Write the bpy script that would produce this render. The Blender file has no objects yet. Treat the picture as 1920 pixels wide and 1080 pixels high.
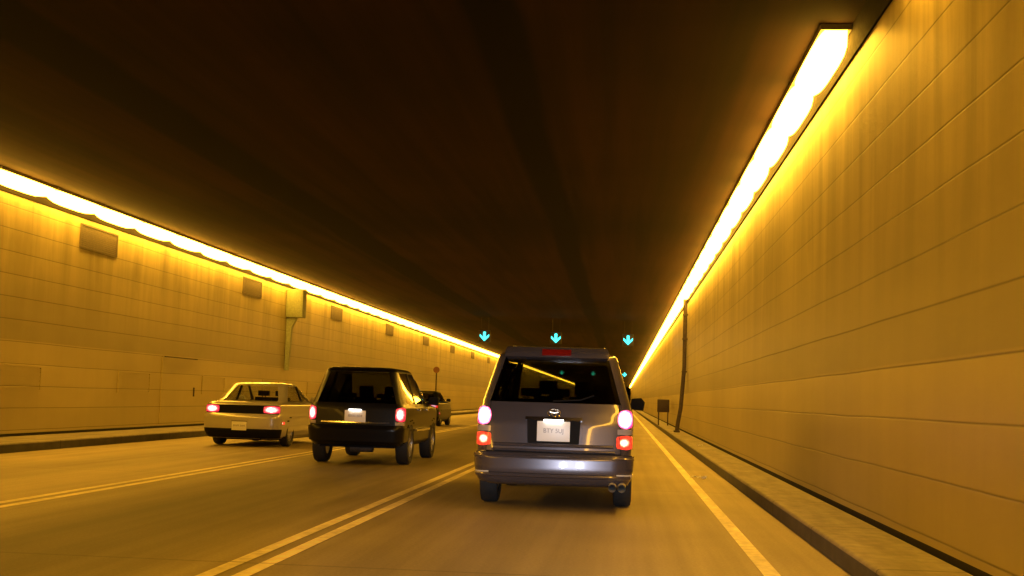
import bpy, bmesh, math, random
import numpy as np
from mathutils import Vector, Matrix
random.seed(7)
R = math.radians
sc = bpy.context.scene
COL = sc.collection

# ------------------------------------------------------------------ camera
H = 1.25                       # eye height inside the following car
F = 2400.0                     # focal length in photo pixels (1920 wide)
VPX, VPY, ROLL = 206.0, -212.0, R(1.8)
v = Vector((VPX, VPY, -F)).normalized()
e = Vector((math.cos(ROLL), -math.sin(ROLL), 0.0))
X = (e - v * e.dot(v)).normalized()
Z = X.cross(v)
rot = Matrix((X, v, Z))        # camera axes -> world axes
cam_d = bpy.data.cameras.new('camera')
cam = bpy.data.objects.new('camera', cam_d)
COL.objects.link(cam)
cam.matrix_world = Matrix.Translation((0, 0, H)) @ rot.to_4x4()
cam_d.sensor_width = 36.0
cam_d.lens = 36.0 * F / 1920.0
cam_d.clip_end = 2000
cam_d.clip_start = 0.05
sc.camera = cam

# ------------------------------------------------------------------ world (night, the tunnel is closed to it)
w = bpy.data.worlds.new('World'); sc.world = w
w.use_nodes = True
w.node_tree.nodes['Background'].inputs[0].default_value = (0.01, 0.008, 0.006, 1)
w.node_tree.nodes['Background'].inputs[1].default_value = 0.3
sc.view_settings.view_transform = 'Standard'
sc.view_settings.look = 'None'
sc.view_settings.gamma = 1
sc.view_settings.use_curve_mapping = False
sc.view_settings.exposure = 0.0
try:
    sc.cycles.use_denoising = True
    sc.cycles.max_bounces = 7
    sc.cycles.diffuse_bounces = 4
    sc.cycles.glossy_bounces = 4
    sc.cycles.transparent_max_bounces = 12
    sc.cycles.sample_clamp_indirect = 6
    sc.cycles.caustics_reflective = False
    sc.cycles.caustics_refractive = False
except Exception as ex:
    print(ex)

LAMP_COL = (1.0, 0.475, 0.034)
LAMP_E = 31.0
HEAD_W = 1250.0                 # low beams of the car the photo is taken from

# ------------------------------------------------------------------ helpers
def link(o, parent=None):
    COL.objects.link(o)
    if parent is not None: o.parent = parent
    return o

def tag(o, label=None, cat=None, group=None, kind=None):
    if label: o['label'] = label
    if cat: o['category'] = cat
    if group: o['group'] = group
    if kind: o['kind'] = kind
    return o

def empty(name, loc, rz=0.0):
    o = bpy.data.objects.new(name, None)
    o.empty_display_size = 0.3
    o.location = loc; o.rotation_euler = (0, 0, rz)
    return link(o)

class MB:
    def __init__(s): s.bm = bmesh.new()
    def box(s, x0, x1, y0, y1, z0, z1, mi=0):
        vs = [s.bm.verts.new(p) for p in ((x0,y0,z0),(x1,y0,z0),(x1,y1,z0),(x0,y1,z0),(x0,y0,z1),(x1,y0,z1),(x1,y1,z1),(x0,y1,z1))]
        for f in ((0,3,2,1),(4,5,6,7),(0,1,5,4),(1,2,6,5),(2,3,7,6),(3,0,4,7)):
            s.bm.faces.new([vs[i] for i in f]).material_index = mi
        return vs
    def prism(s, pts, a, b, axis='y'):
        """closed polygon pts (two coords) extruded along axis from a to b"""
        def mk(p, t):
            if axis == 'y': return (p[0], t, p[1])
            if axis == 'x': return (t, p[0], p[1])
            return (p[0], p[1], t)
        A = [s.bm.verts.new(mk(p, a)) for p in pts]; B = [s.bm.verts.new(mk(p, b)) for p in pts]
        n = len(pts)
        s.bm.faces.new(A); s.bm.faces.new(B[::-1])
        for i in range(n):
            s.bm.faces.new((A[i], B[i], B[(i+1) % n], A[(i+1) % n]))
    def tube(s, pts, r, n=10, cap=True):
        rings = []
        P = [Vector(p) for p in pts]
        for i, p in enumerate(P):
            d = (P[min(i+1, len(P)-1)] - P[max(i-1, 0)]).normalized()
            up = Vector((0,0,1)) if abs(d.z) < .9 else Vector((1,0,0))
            a = d.cross(up).normalized(); b = d.cross(a)
            rr = r[i] if isinstance(r, (list, tuple)) else r
            rings.append([s.bm.verts.new(p + a*math.cos(2*math.pi*k/n)*rr + b*math.sin(2*math.pi*k/n)*rr) for k in range(n)])
        for i in range(len(rings)-1):
            for k in range(n):
                s.bm.faces.new((rings[i][k], rings[i][(k+1)%n], rings[i+1][(k+1)%n], rings[i+1][k]))
        if cap:
            s.bm.faces.new(rings[0][::-1]); s.bm.faces.new(rings[-1])
    def lathe(s, prof, n=36, axis='x'):
        """prof: (axial, radius) list, closed loop around x axis"""
        rings = []
        for a, r in prof:
            rings.append([s.bm.verts.new((a, math.cos(2*math.pi*k/n)*r, math.sin(2*math.pi*k/n)*r)) for k in range(n)])
        m = len(rings)
        for i in range(m):
            for k in range(n):
                s.bm.faces.new((rings[i][k], rings[i][(k+1)%n], rings[(i+1)%m][(k+1)%n], rings[(i+1)%m][k]))
    def build(s, name, mats, parent=None, smooth=True, angle=35, bevel=0, loc=None):
        if bevel:
            bmesh.ops.bevel(s.bm, geom=list(s.bm.edges), offset=bevel, segments=2, profile=.6, affect='EDGES')
        bmesh.ops.recalc_face_normals(s.bm, faces=s.bm.faces)
        me = bpy.data.meshes.new(name); s.bm.to_mesh(me); s.bm.free()
        if not isinstance(mats, (list, tuple)): mats = [mats]
        for m in mats: me.materials.append(m)
        if smooth:
            me.shade_smooth()
            me.set_sharp_from_angle(angle=R(angle))
        o = bpy.data.objects.new(name, me)
        if loc: o.location = loc
        return link(o, parent)

# ------------------------------------------------------------------ materials
def mat(name):
    m = bpy.data.materials.new(name); m.use_nodes = True
    nt = m.node_tree; nt.nodes.clear()
    out = nt.nodes.new('ShaderNodeOutputMaterial')
    return m, nt, out

def N(nt, t, **kw):
    n = nt.nodes.new(t)
    for k, val in kw.items(): setattr(n, k, val)
    return n

def principled(name, col, rough=.5, metal=0, coat=0, noise=None, bump=0, spec=.5, nscale=20):
    m, nt, out = mat(name)
    p = N(nt, 'ShaderNodeBsdfPrincipled')
    p.inputs['Base Color'].default_value = (*col, 1)
    p.inputs['Roughness'].default_value = rough
    p.inputs['Metallic'].default_value = metal
    p.inputs['Coat Weight'].default_value = coat
    p.inputs['Coat Roughness'].default_value = .04
    p.inputs['Specular IOR Level'].default_value = spec
    nt.links.new(p.outputs[0], out.inputs[0])
    if noise or bump:
        tc = N(nt, 'ShaderNodeTexCoord'); nz = N(nt, 'ShaderNodeTexNoise')
        nz.inputs['Scale'].default_value = nscale; nz.inputs['Detail'].default_value = 6
        nt.links.new(tc.outputs['Object'], nz.inputs['Vector'])
        if noise:
            r = N(nt, 'ShaderNodeMapRange')
            r.inputs[1].default_value = .3; r.inputs[2].default_value = .7
            r.inputs[3].default_value = 1 - noise; r.inputs[4].default_value = 1 + noise
            nt.links.new(nz.outputs['Fac'], r.inputs[0])
            mx = N(nt, 'ShaderNodeVectorMath', operation='SCALE')
            mx.inputs[0].default_value = col
            nt.links.new(r.outputs[0], mx.inputs['Scale'])
            nt.links.new(mx.outputs[0], p.inputs['Base Color'])
            r2 = N(nt, 'ShaderNodeMapRange')
            r2.inputs[1].default_value = .3; r2.inputs[2].default_value = .7
            r2.inputs[3].default_value = max(0, rough - .06); r2.inputs[4].default_value = rough + .1
            nt.links.new(nz.outputs['Fac'], r2.inputs[0]); nt.links.new(r2.outputs[0], p.inputs['Roughness'])
        if bump:
            b = N(nt, 'ShaderNodeBump'); b.inputs['Strength'].default_value = bump; b.inputs['Distance'].default_value = .01
            nt.links.new(nz.outputs['Fac'], b.inputs['Height']); nt.links.new(b.outputs[0], p.inputs['Normal'])
    return m

def emit(name, col, strength):
    m, nt, out = mat(name)
    em = N(nt, 'ShaderNodeEmission'); em.inputs[0].default_value = (*col, 1); em.inputs[1].default_value = strength
    nt.links.new(em.outputs[0], out.inputs[0])
    return m

def lens(name, col, strength, hot=(1, .6, .75), core=0.0, rad=.42):
    """lit plastic lens: moulded prisms over a reflector bowl that is brightest around the bulb"""
    m, nt, out = mat(name)
    L = nt.links.new
    p = N(nt, 'ShaderNodeBsdfPrincipled')
    p.inputs['Base Color'].default_value = (col[0]*.35, col[1]*.35, col[2]*.35, 1)
    p.inputs['Roughness'].default_value = .12
    tc = N(nt, 'ShaderNodeTexCoord')
    vo = N(nt, 'ShaderNodeTexVoronoi'); vo.inputs['Scale'].default_value = 34
    L(tc.outputs['Object'], vo.inputs['Vector'])
    r = N(nt, 'ShaderNodeMapRange'); r.inputs[1].default_value = 0; r.inputs[2].default_value = .8
    r.inputs[3].default_value = 1.5; r.inputs[4].default_value = .5
    L(vo.outputs['Distance'], r.inputs[0])
    sb = N(nt, 'ShaderNodeVectorMath', operation='SUBTRACT'); L(tc.outputs['Generated'], sb.inputs[0]); sb.inputs[1].default_value = (.5, .5, .5)
    ml = N(nt, 'ShaderNodeVectorMath', operation='MULTIPLY'); L(sb.outputs[0], ml.inputs[0]); ml.inputs[1].default_value = (1, 0, 1)
    ln = N(nt, 'ShaderNodeVectorMath', operation='LENGTH'); L(ml.outputs[0], ln.inputs[0])
    f = N(nt, 'ShaderNodeMapRange', interpolation_type='SMOOTHSTEP'); f.inputs[1].default_value = rad; f.inputs[2].default_value = rad*.35; f.inputs[3].default_value = 0; f.inputs[4].default_value = 1
    L(ln.outputs['Value'], f.inputs[0])
    mc = N(nt, 'ShaderNodeMix', data_type='RGBA'); L(f.outputs[0], mc.inputs[0]); mc.inputs[6].default_value = (*col, 1); mc.inputs[7].default_value = (*hot, 1)
    ms = N(nt, 'ShaderNodeMath', operation='MULTIPLY_ADD'); L(f.outputs[0], ms.inputs[0]); ms.inputs[1].default_value = core; ms.inputs[2].default_value = strength
    mm = N(nt, 'ShaderNodeMath', operation='MULTIPLY'); L(ms.outputs[0], mm.inputs[0]); L(r.outputs[0], mm.inputs[1])
    L(mc.outputs[2], p.inputs['Emission Color']); L(mm.outputs[0], p.inputs['Emission Strength'])
    L(p.outputs[0], out.inputs[0])
    return m

def glassmat(name, tint, refl=1.0):
    m, nt, out = mat(name)
    tr = N(nt, 'ShaderNodeBsdfTransparent'); tr.inputs[0].default_value = (*tint, 1)
    gl = N(nt, 'ShaderNodeBsdfGlossy'); gl.inputs['Roughness'].default_value = .03
    gl.inputs[0].default_value = (refl, refl, refl, 1)
    lw = N(nt, 'ShaderNodeLayerWeight'); lw.inputs[0].default_value = .5
    pw = N(nt, 'ShaderNodeMath', operation='POWER'); nt.links.new(lw.outputs['Facing'], pw.inputs[0]); pw.inputs[1].default_value = 4
    fr = N(nt, 'ShaderNodeMath', operation='MULTIPLY_ADD'); nt.links.new(pw.outputs[0], fr.inputs[0]); fr.inputs[1].default_value = .8; fr.inputs[2].default_value = .04
    mx = N(nt, 'ShaderNodeMixShader')
    nt.links.new(fr.outputs[0], mx.inputs[0]); nt.links.new(tr.outputs[0], mx.inputs[1]); nt.links.new(gl.outputs[0], mx.inputs[2])
    nt.links.new(mx.outputs[0], out.inputs[0])
    return m

def wall_mat(name, zbreak):
    """glazed tile cladding: long horizontal joints, rare vertical joints, soot streaks, a washed lower band"""
    m, nt, out = mat(name)
    L = nt.links.new
    p = N(nt, 'ShaderNodeBsdfPrincipled')
    tc = N(nt, 'ShaderNodeTexCoord'); sp = N(nt, 'ShaderNodeSeparateXYZ'); L(tc.outputs['Object'], sp.inputs[0])
    def M(op, a, b=None, c=None):
        n = N(nt, 'ShaderNodeMath', operation=op)
        for i, q in enumerate((a, b, c)):
            if q is None: continue
            if isinstance(q, (int, float)): n.inputs[i].default_value = q
            else: L(q, n.inputs[i])
        return n.outputs[0]
    # wobble so that the joints are not ruler-straight
    wn = N(nt, 'ShaderNodeTexNoise'); wn.inputs['Scale'].default_value = .35; wn.inputs['Detail'].default_value = 2
    L(tc.outputs['Object'], wn.inputs['Vector'])
    wob = M('MULTIPLY_ADD', wn.outputs['Fac'], .03, -.015)
    def line(coord, off, period, half):
        f = M('FRACT', M('DIVIDE', M('SUBTRACT', M('ADD', coord, wob), off), period))
        d = M('MULTIPLY', M('SUBTRACT', .5, M('ABSOLUTE', M('SUBTRACT', f, .5))), period)
        return M('SUBTRACT', 1.0, M('SMOOTH_MIN', M('DIVIDE', d, half), 1.0, .2))
    hj = M('MAXIMUM', line(sp.outputs['Z'], .73, .442, .013), 0.0)
    vj = M('MAXIMUM', line(sp.outputs['Y'], 1.3, 6.1, .016), 0.0)
    # each course has its own slight tone
    ci = M('FLOOR', M('DIVIDE', M('SUBTRACT', sp.outputs['Z'], .73), .442))
    cj = M('FLOOR', M('DIVIDE', M('SUBTRACT', sp.outputs['Y'], 1.3), 6.1))
    cmb = N(nt, 'ShaderNodeCombineXYZ'); L(ci, cmb.inputs[0])
    wnz = N(nt, 'ShaderNodeTexWhiteNoise', noise_dimensions='2D'); L(cmb.outputs[0], wnz.inputs['Vector'])
    tone = M('MULTIPLY_ADD', wnz.outputs['Value'], .10, .95)
    # soot: vertical streaks
    mp = N(nt, 'ShaderNodeMapping'); mp.inputs['Scale'].default_value = (.8, .8, .10); mp.inputs['Rotation'].default_value = (0, 0, .62); mp.inputs['Location'].default_value = (.37, .21, .43); L(tc.outputs['Object'], mp.inputs['Vector'])
    s1 = N(nt, 'ShaderNodeTexNoise'); s1.inputs['Scale'].default_value = 1.6; s1.inputs['Detail'].default_value = 6; s1.inputs['Roughness'].default_value = .62; s1.inputs['Distortion'].default_value = .6
    L(mp.outputs[0], s1.inputs['Vector'])
    mp2 = N(nt, 'ShaderNodeMapping'); mp2.inputs['Scale'].default_value = (1, .25, .8); mp2.inputs['Location'].default_value = (.43, .31, .17); L(tc.outputs['Object'], mp2.inputs['Vector'])
    s2 = N(nt, 'ShaderNodeTexNoise'); s2.inputs['Scale'].default_value = .8; s2.inputs['Detail'].default_value = 8
    L(mp2.outputs[0], s2.inputs['Vector'])
    st = N(nt, 'ShaderNodeMapRange'); st.inputs[1].default_value = .38; st.inputs[2].default_value = .66; st.inputs[3].default_value = 1.0; st.inputs[4].default_value = .50
    L(s1.outputs['Fac'], st.inputs[0])
    bl = N(nt, 'ShaderNodeMapRange'); bl.inputs[1].default_value = .35; bl.inputs[2].default_value = .7; bl.inputs[3].default_value = 1.04; bl.inputs[4].default_value = .84
    L(s2.outputs['Fac'], bl.inputs[0])
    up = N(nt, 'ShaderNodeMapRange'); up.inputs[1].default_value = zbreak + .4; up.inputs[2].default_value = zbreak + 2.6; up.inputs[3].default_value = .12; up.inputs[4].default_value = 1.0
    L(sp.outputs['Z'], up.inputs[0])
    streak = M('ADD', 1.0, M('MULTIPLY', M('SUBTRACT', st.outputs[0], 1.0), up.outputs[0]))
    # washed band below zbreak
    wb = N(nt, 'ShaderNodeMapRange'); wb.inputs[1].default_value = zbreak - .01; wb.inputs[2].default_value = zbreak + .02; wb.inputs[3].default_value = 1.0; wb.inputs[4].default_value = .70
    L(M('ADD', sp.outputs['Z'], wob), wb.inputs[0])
    painted_glow = N(nt, 'ShaderNodeMapRange'); painted_glow.inputs[1].default_value = zbreak + .3; painted_glow.inputs[2].default_value = zbreak + 1.5; painted_glow.inputs[3].default_value = 1.0; painted_glow.inputs[4].default_value = 1.36  # painted lamp light: wall colour brightens upward towards the lamps
    L(sp.outputs['Z'], painted_glow.inputs[0])
    val = M('MULTIPLY', M('MULTIPLY', M('MULTIPLY', tone, streak), M('MULTIPLY', bl.outputs[0], wb.outputs[0])), painted_glow.outputs[0])
    val = M('MULTIPLY', val, M('SUBTRACT', 1.0, M('MULTIPLY', hj, .62)))
    val = M('MULTIPLY', val, M('SUBTRACT', 1.0, M('MULTIPLY', vj, .05)))
    sc_ = N(nt, 'ShaderNodeVectorMath', operation='SCALE'); sc_.inputs[0].default_value = (.56, .48, .25); L(val, sc_.inputs['Scale'])
    L(sc_.outputs[0], p.inputs['Base Color'])
    p.inputs['Roughness'].default_value = .42
    p.inputs['Specular IOR Level'].default_value = .35
    bp = N(nt, 'ShaderNodeBump'); bp.inputs['Strength'].default_value = .3; bp.inputs['Distance'].default_value = .006
    hgt = M('SUBTRACT', M('MULTIPLY', wn.outputs['Fac'], .6), M('MAXIMUM', hj, M('MULTIPLY', vj, .1)))
    L(hgt, bp.inputs['Height']); L(bp.outputs[0], p.inputs['Normal'])
    L(p.outputs[0], out.inputs[0])
    return m

def road_mat():
    m, nt, out = mat('road_concrete')
    L = nt.links.new
    p = N(nt, 'ShaderNodeBsdfPrincipled')
    tc = N(nt, 'ShaderNodeTexCoord'); sp = N(nt, 'ShaderNodeSeparateXYZ'); L(tc.outputs['Object'], sp.inputs[0])
    # oil and rubber along the lanes plus dimmer mid-road lamp light, painted over x
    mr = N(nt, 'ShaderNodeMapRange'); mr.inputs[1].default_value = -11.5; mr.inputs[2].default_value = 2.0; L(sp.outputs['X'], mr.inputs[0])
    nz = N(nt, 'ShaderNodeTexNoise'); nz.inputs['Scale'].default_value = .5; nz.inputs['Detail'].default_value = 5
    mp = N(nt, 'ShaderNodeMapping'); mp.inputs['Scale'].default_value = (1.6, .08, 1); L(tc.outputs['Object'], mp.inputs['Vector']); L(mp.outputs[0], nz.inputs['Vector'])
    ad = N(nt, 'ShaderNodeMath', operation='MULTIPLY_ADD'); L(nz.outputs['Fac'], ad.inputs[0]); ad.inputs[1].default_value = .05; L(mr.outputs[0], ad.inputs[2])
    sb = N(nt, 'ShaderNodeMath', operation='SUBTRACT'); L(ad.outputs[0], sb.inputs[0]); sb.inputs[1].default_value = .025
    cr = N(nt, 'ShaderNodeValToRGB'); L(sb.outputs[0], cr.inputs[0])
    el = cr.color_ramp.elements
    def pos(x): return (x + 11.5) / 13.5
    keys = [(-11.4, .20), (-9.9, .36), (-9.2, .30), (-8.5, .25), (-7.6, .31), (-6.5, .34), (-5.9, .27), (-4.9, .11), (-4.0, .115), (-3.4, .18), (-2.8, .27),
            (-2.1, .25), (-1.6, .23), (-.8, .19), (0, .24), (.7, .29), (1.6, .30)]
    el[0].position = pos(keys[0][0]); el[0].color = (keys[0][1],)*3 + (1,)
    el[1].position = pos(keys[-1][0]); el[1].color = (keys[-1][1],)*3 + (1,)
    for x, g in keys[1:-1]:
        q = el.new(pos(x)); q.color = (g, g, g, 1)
    fine = N(nt, 'ShaderNodeTexNoise'); fine.inputs['Scale'].default_value = 40; fine.inputs['Detail'].default_value = 6; L(tc.outputs['Object'], fine.inputs['Vector'])
    fr = N(nt, 'ShaderNodeMapRange'); fr.inputs[1].default_value = .3; fr.inputs[2].default_value = .7; fr.inputs[3].default_value = .86; fr.inputs[4].default_value = 1.12; L(fine.outputs['Fac'], fr.inputs[0])
    big = N(nt, 'ShaderNodeTexNoise'); big.inputs['Scale'].default_value = .35; big.inputs['Detail'].default_value = 5; L(tc.outputs['Object'], big.inputs['Vector'])
    br = N(nt, 'ShaderNodeMapRange'); br.inputs[1].default_value = .3; br.inputs[2].default_value = .7; br.inputs[3].default_value = .85; br.inputs[4].default_value = 1.12; L(big.outputs['Fac'], br.inputs[0])
    mps = N(nt, 'ShaderNodeMapping'); mps.inputs['Scale'].default_value = (5, .12, 1); mps.inputs['Location'].default_value = (.3, .2, .4); L(tc.outputs['Object'], mps.inputs['Vector'])
    sk = N(nt, 'ShaderNodeTexNoise'); sk.inputs['Scale'].default_value = 1.0; sk.inputs['Detail'].default_value = 7; L(mps.outputs[0], sk.inputs['Vector'])
    skr = N(nt, 'ShaderNodeMapRange'); skr.inputs[1].default_value = .32; skr.inputs[2].default_value = .68; skr.inputs[3].default_value = .84; skr.inputs[4].default_value = 1.12; L(sk.outputs['Fac'], skr.inputs[0])
    jy = N(nt, 'ShaderNodeMath', operation='PINGPONG'); L(sp.outputs['Y'], jy.inputs[0]); jy.inputs[1].default_value = 4.6
    jr = N(nt, 'ShaderNodeMapRange'); jr.inputs[1].default_value = .0; jr.inputs[2].default_value = .03; jr.inputs[3].default_value = .55; jr.inputs[4].default_value = 1; L(jy.outputs[0], jr.inputs[0])
    m0 = N(nt, 'ShaderNodeMath', operation='MULTIPLY'); L(skr.outputs[0], m0.inputs[0]); L(jr.outputs[0], m0.inputs[1])
    m1 = N(nt, 'ShaderNodeMath', operation='MULTIPLY'); L(fr.outputs[0], m1.inputs[0]); L(br.outputs[0], m1.inputs[1])
    mm = N(nt, 'ShaderNodeMath', operation='MULTIPLY'); L(m0.outputs[0], mm.inputs[0]); L(m1.outputs[0], mm.inputs[1])
    s1 = N(nt, 'ShaderNodeVectorMath', operation='SCALE'); L(cr.outputs[0], s1.inputs[0]); L(mm.outputs[0], s1.inputs['Scale'])
    s2 = N(nt, 'ShaderNodeVectorMath', operation='MULTIPLY'); L(s1.outputs[0], s2.inputs[0]); s2.inputs[1].default_value = (1.30, 1.08, .62)
    L(s2.outputs[0], p.inputs['Base Color'])
    p.inputs['Roughness'].default_value = .62
    bp = N(nt, 'ShaderNodeBump'); bp.inputs['Strength'].default_value = .35; bp.inputs['Distance'].default_value = .006
    L(fine.outputs['Fac'], bp.inputs['Height']); L(bp.outputs[0], p.inputs['Normal'])
    L(p.outputs[0], out.inputs[0])
    return m

def ceiling_mat():
    m, nt, out = mat('ceiling_shade_bands')
    L = nt.links.new
    p = N(nt, 'ShaderNodeBsdfPrincipled')
    tc = N(nt, 'ShaderNodeTexCoord')
    mp = N(nt, 'ShaderNodeMapping'); mp.inputs['Scale'].default_value = (1.8, .05, 1); mp.inputs['Location'].default_value = (.43, .31, .37); L(tc.outputs['Object'], mp.inputs['Vector'])
    a = N(nt, 'ShaderNodeTexNoise'); a.inputs['Scale'].default_value = 1.5; a.inputs['Detail'].default_value = 6; L(mp.outputs[0], a.inputs['Vector'])
    mp2 = N(nt, 'ShaderNodeMapping'); mp2.inputs['Scale'].default_value = (.03, .10, 1); mp2.inputs['Location'].default_value = (.43, .31, .37); L(tc.outputs['Object'], mp2.inputs['Vector'])
    b = N(nt, 'ShaderNodeTexNoise'); b.inputs['Scale'].default_value = 1.3; b.inputs['Detail'].default_value = 4; L(mp2.outputs[0], b.inputs['Vector'])
    mx = N(nt, 'ShaderNodeMath', operation='MULTIPLY'); L(a.outputs['Fac'], mx.inputs[0]); L(b.outputs['Fac'], mx.inputs[1])
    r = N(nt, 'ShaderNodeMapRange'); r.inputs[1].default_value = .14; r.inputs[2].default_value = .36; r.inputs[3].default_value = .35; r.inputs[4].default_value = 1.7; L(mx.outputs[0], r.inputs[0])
    sp = N(nt, 'ShaderNodeSeparateXYZ'); L(tc.outputs['Object'], sp.inputs[0])
    xo = N(nt, 'ShaderNodeMath', operation='MULTIPLY_ADD'); L(b.outputs['Fac'], xo.inputs[0]); xo.inputs[1].default_value = .5; L(sp.outputs['X'], xo.inputs[2])
    fac = r.outputs[0]
    for xc, hw0 in ((-7.0, .38), (-1.5, .22)):  # dark bands painted in for the shade of the duct slots
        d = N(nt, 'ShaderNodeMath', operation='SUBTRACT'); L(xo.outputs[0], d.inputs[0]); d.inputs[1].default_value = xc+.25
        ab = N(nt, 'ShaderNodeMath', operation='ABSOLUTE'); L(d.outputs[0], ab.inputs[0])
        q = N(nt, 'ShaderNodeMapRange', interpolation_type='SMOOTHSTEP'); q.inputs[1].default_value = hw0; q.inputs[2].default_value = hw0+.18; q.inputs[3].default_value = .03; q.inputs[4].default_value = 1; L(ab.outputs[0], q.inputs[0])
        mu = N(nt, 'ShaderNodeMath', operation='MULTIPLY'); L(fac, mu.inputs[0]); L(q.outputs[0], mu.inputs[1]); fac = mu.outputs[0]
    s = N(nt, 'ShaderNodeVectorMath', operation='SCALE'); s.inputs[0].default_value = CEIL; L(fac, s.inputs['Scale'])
    L(s.outputs[0], p.inputs['Base Color'])
    p.inputs['Roughness'].default_value = .85; p.inputs['Specular IOR Level'].default_value = .15
    L(p.outputs[0], out.inputs[0])
    return m
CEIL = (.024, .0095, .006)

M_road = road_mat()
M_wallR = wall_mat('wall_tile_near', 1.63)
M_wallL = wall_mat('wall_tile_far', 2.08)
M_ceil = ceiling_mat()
M_slot = principled('slot_black', (.008, .008, .008), .9)
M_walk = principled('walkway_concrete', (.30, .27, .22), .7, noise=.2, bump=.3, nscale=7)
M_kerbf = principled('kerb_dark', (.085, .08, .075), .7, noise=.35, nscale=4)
def add_joints(m, period):
    nt = m.node_tree; p = next(n for n in nt.nodes if n.type == 'BSDF_PRINCIPLED'); src = p.inputs['Base Color'].links[0].from_socket
    tc = N(nt, 'ShaderNodeTexCoord'); sp = N(nt, 'ShaderNodeSeparateXYZ'); nt.links.new(tc.outputs['Object'], sp.inputs[0])
    pp = N(nt, 'ShaderNodeMath', operation='PINGPONG'); nt.links.new(sp.outputs['Y'], pp.inputs[0]); pp.inputs[1].default_value = period/2
    mr = N(nt, 'ShaderNodeMapRange'); mr.inputs[1].default_value = .004; mr.inputs[2].default_value = .022; mr.inputs[3].default_value = .35; mr.inputs[4].default_value = 1; nt.links.new(pp.outputs[0], mr.inputs[0])
    mp = N(nt, 'ShaderNodeMapping'); mp.inputs['Scale'].default_value = (3, .5, 3); mp.inputs['Location'].default_value = (.3, .3, .3); nt.links.new(tc.outputs['Object'], mp.inputs['Vector'])
    nz = N(nt, 'ShaderNodeTexNoise'); nz.inputs['Scale'].default_value = 1.2; nz.inputs['Detail'].default_value = 8; nz.inputs['Roughness'].default_value = .65; nt.links.new(mp.outputs[0], nz.inputs['Vector'])
    m2 = N(nt, 'ShaderNodeMapRange'); m2.inputs[1].default_value = .3; m2.inputs[2].default_value = .7; m2.inputs[3].default_value = .68; m2.inputs[4].default_value = 1.22; nt.links.new(nz.outputs['Fac'], m2.inputs[0])
    mu = N(nt, 'ShaderNodeMath', operation='MULTIPLY'); nt.links.new(mr.outputs[0], mu.inputs[0]); nt.links.new(m2.outputs[0], mu.inputs[1])
    s_ = N(nt, 'ShaderNodeVectorMath', operation='SCALE'); nt.links.new(src, s_.inputs[0]); nt.links.new(mu.outputs[0], s_.inputs['Scale'])
    nt.links.new(s_.outputs[0], p.inputs['Base Color'])
add_joints(M_walk, 3.0); add_joints(M_kerbf, 3.0)
M_base = principled('base_gutter', (.02, .017, .014), .8, noise=.3)
M_line = principled('line_paint', (.95, .84, .50), .55, noise=.18, bump=.15, nscale=9)
add_joints(M_line, 9.2)
M_tray = principled('tray_dark', (.008, .006, .005), .8, noise=.3, spec=.1)
M_house = principled('lamp_housing', (.16, .14, .11), .5, noise=.2)
M_lamp = emit('lamp_lit', LAMP_COL, LAMP_E)
M_grille = principled('grille_metal', (.12, .10, .08), .6, noise=.2)
M_rust = principled('rust_pipe', (.07, .055, .04), .7, noise=.4, bump=.4)
M_boxg = principled('box_green', (.30, .34, .20), .5, noise=.15)
M_cab = principled('cabinet_dark', (.045, .03, .022), .5, noise=.3)
M_red = principled('sign_red', (.17, .07, .03), .45, noise=.15)
M_paper = principled('paper', (.8, .8, .75), .6)

# ------------------------------------------------------------------ tunnel
Y0, Y1 = -24.0, 560.0
XR, XL = 2.36, -12.08
KR, KL = 1.745, -10.75
ZC = 5.30
KH = .17

def sheet(name, x0, x1, y0, y1, z, m, dy=20, kind='structure'):
    b = MB(); n = max(1, int((y1-y0)/dy))
    for i in range(n):
        a = y0 + (y1-y0)*i/n; c = y0 + (y1-y0)*(i+1)/n
        b.bm.faces.new([b.bm.verts.new(q) for q in ((x0,a,z),(x1,a,z),(x1,c,z),(x0,c,z))])
    bmesh.ops.remove_doubles(b.bm, verts=b.bm.verts, dist=1e-5)
    o = b.build(name, m, smooth=False); tag(o, kind=kind); return o

sheet('ground', -60, 50, Y0-20, Y1+40, -.30, M_base)
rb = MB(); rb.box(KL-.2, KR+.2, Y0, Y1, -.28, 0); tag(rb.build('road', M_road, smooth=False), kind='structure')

# lane lines
def stripe(name, x0, x1, label=None):
    return sheet(name, x0, x1, Y0, Y1, .004, M_line, dy=8)
stripe('edge_line', 1.07, 1.20)
for xc in (-2.63, -6.27):
    stripe('lane_line', xc-.17, xc-.055); stripe('lane_line', xc+.055, xc+.17)

# raised walkways with kerb face
def walkway(x0, x1, road_side):
    b = MB()
    b.box(x0, x1, Y0, Y1, -.2, KH)
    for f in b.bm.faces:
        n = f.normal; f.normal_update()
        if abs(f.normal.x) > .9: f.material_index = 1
    ed = [ed for ed in b.bm.edges if all(abs(q.co.z-KH) < 1e-4 and abs(q.co.x-road_side) < 1e-4 for q in ed.verts)]
    bmesh.ops.bevel(b.bm, geom=ed, offset=.03, segments=3, profile=.5, affect='EDGES')
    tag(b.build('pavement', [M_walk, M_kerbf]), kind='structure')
walkway(KR, XR-.012, KR)
walkway(XL+.012, KL, KL)

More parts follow.
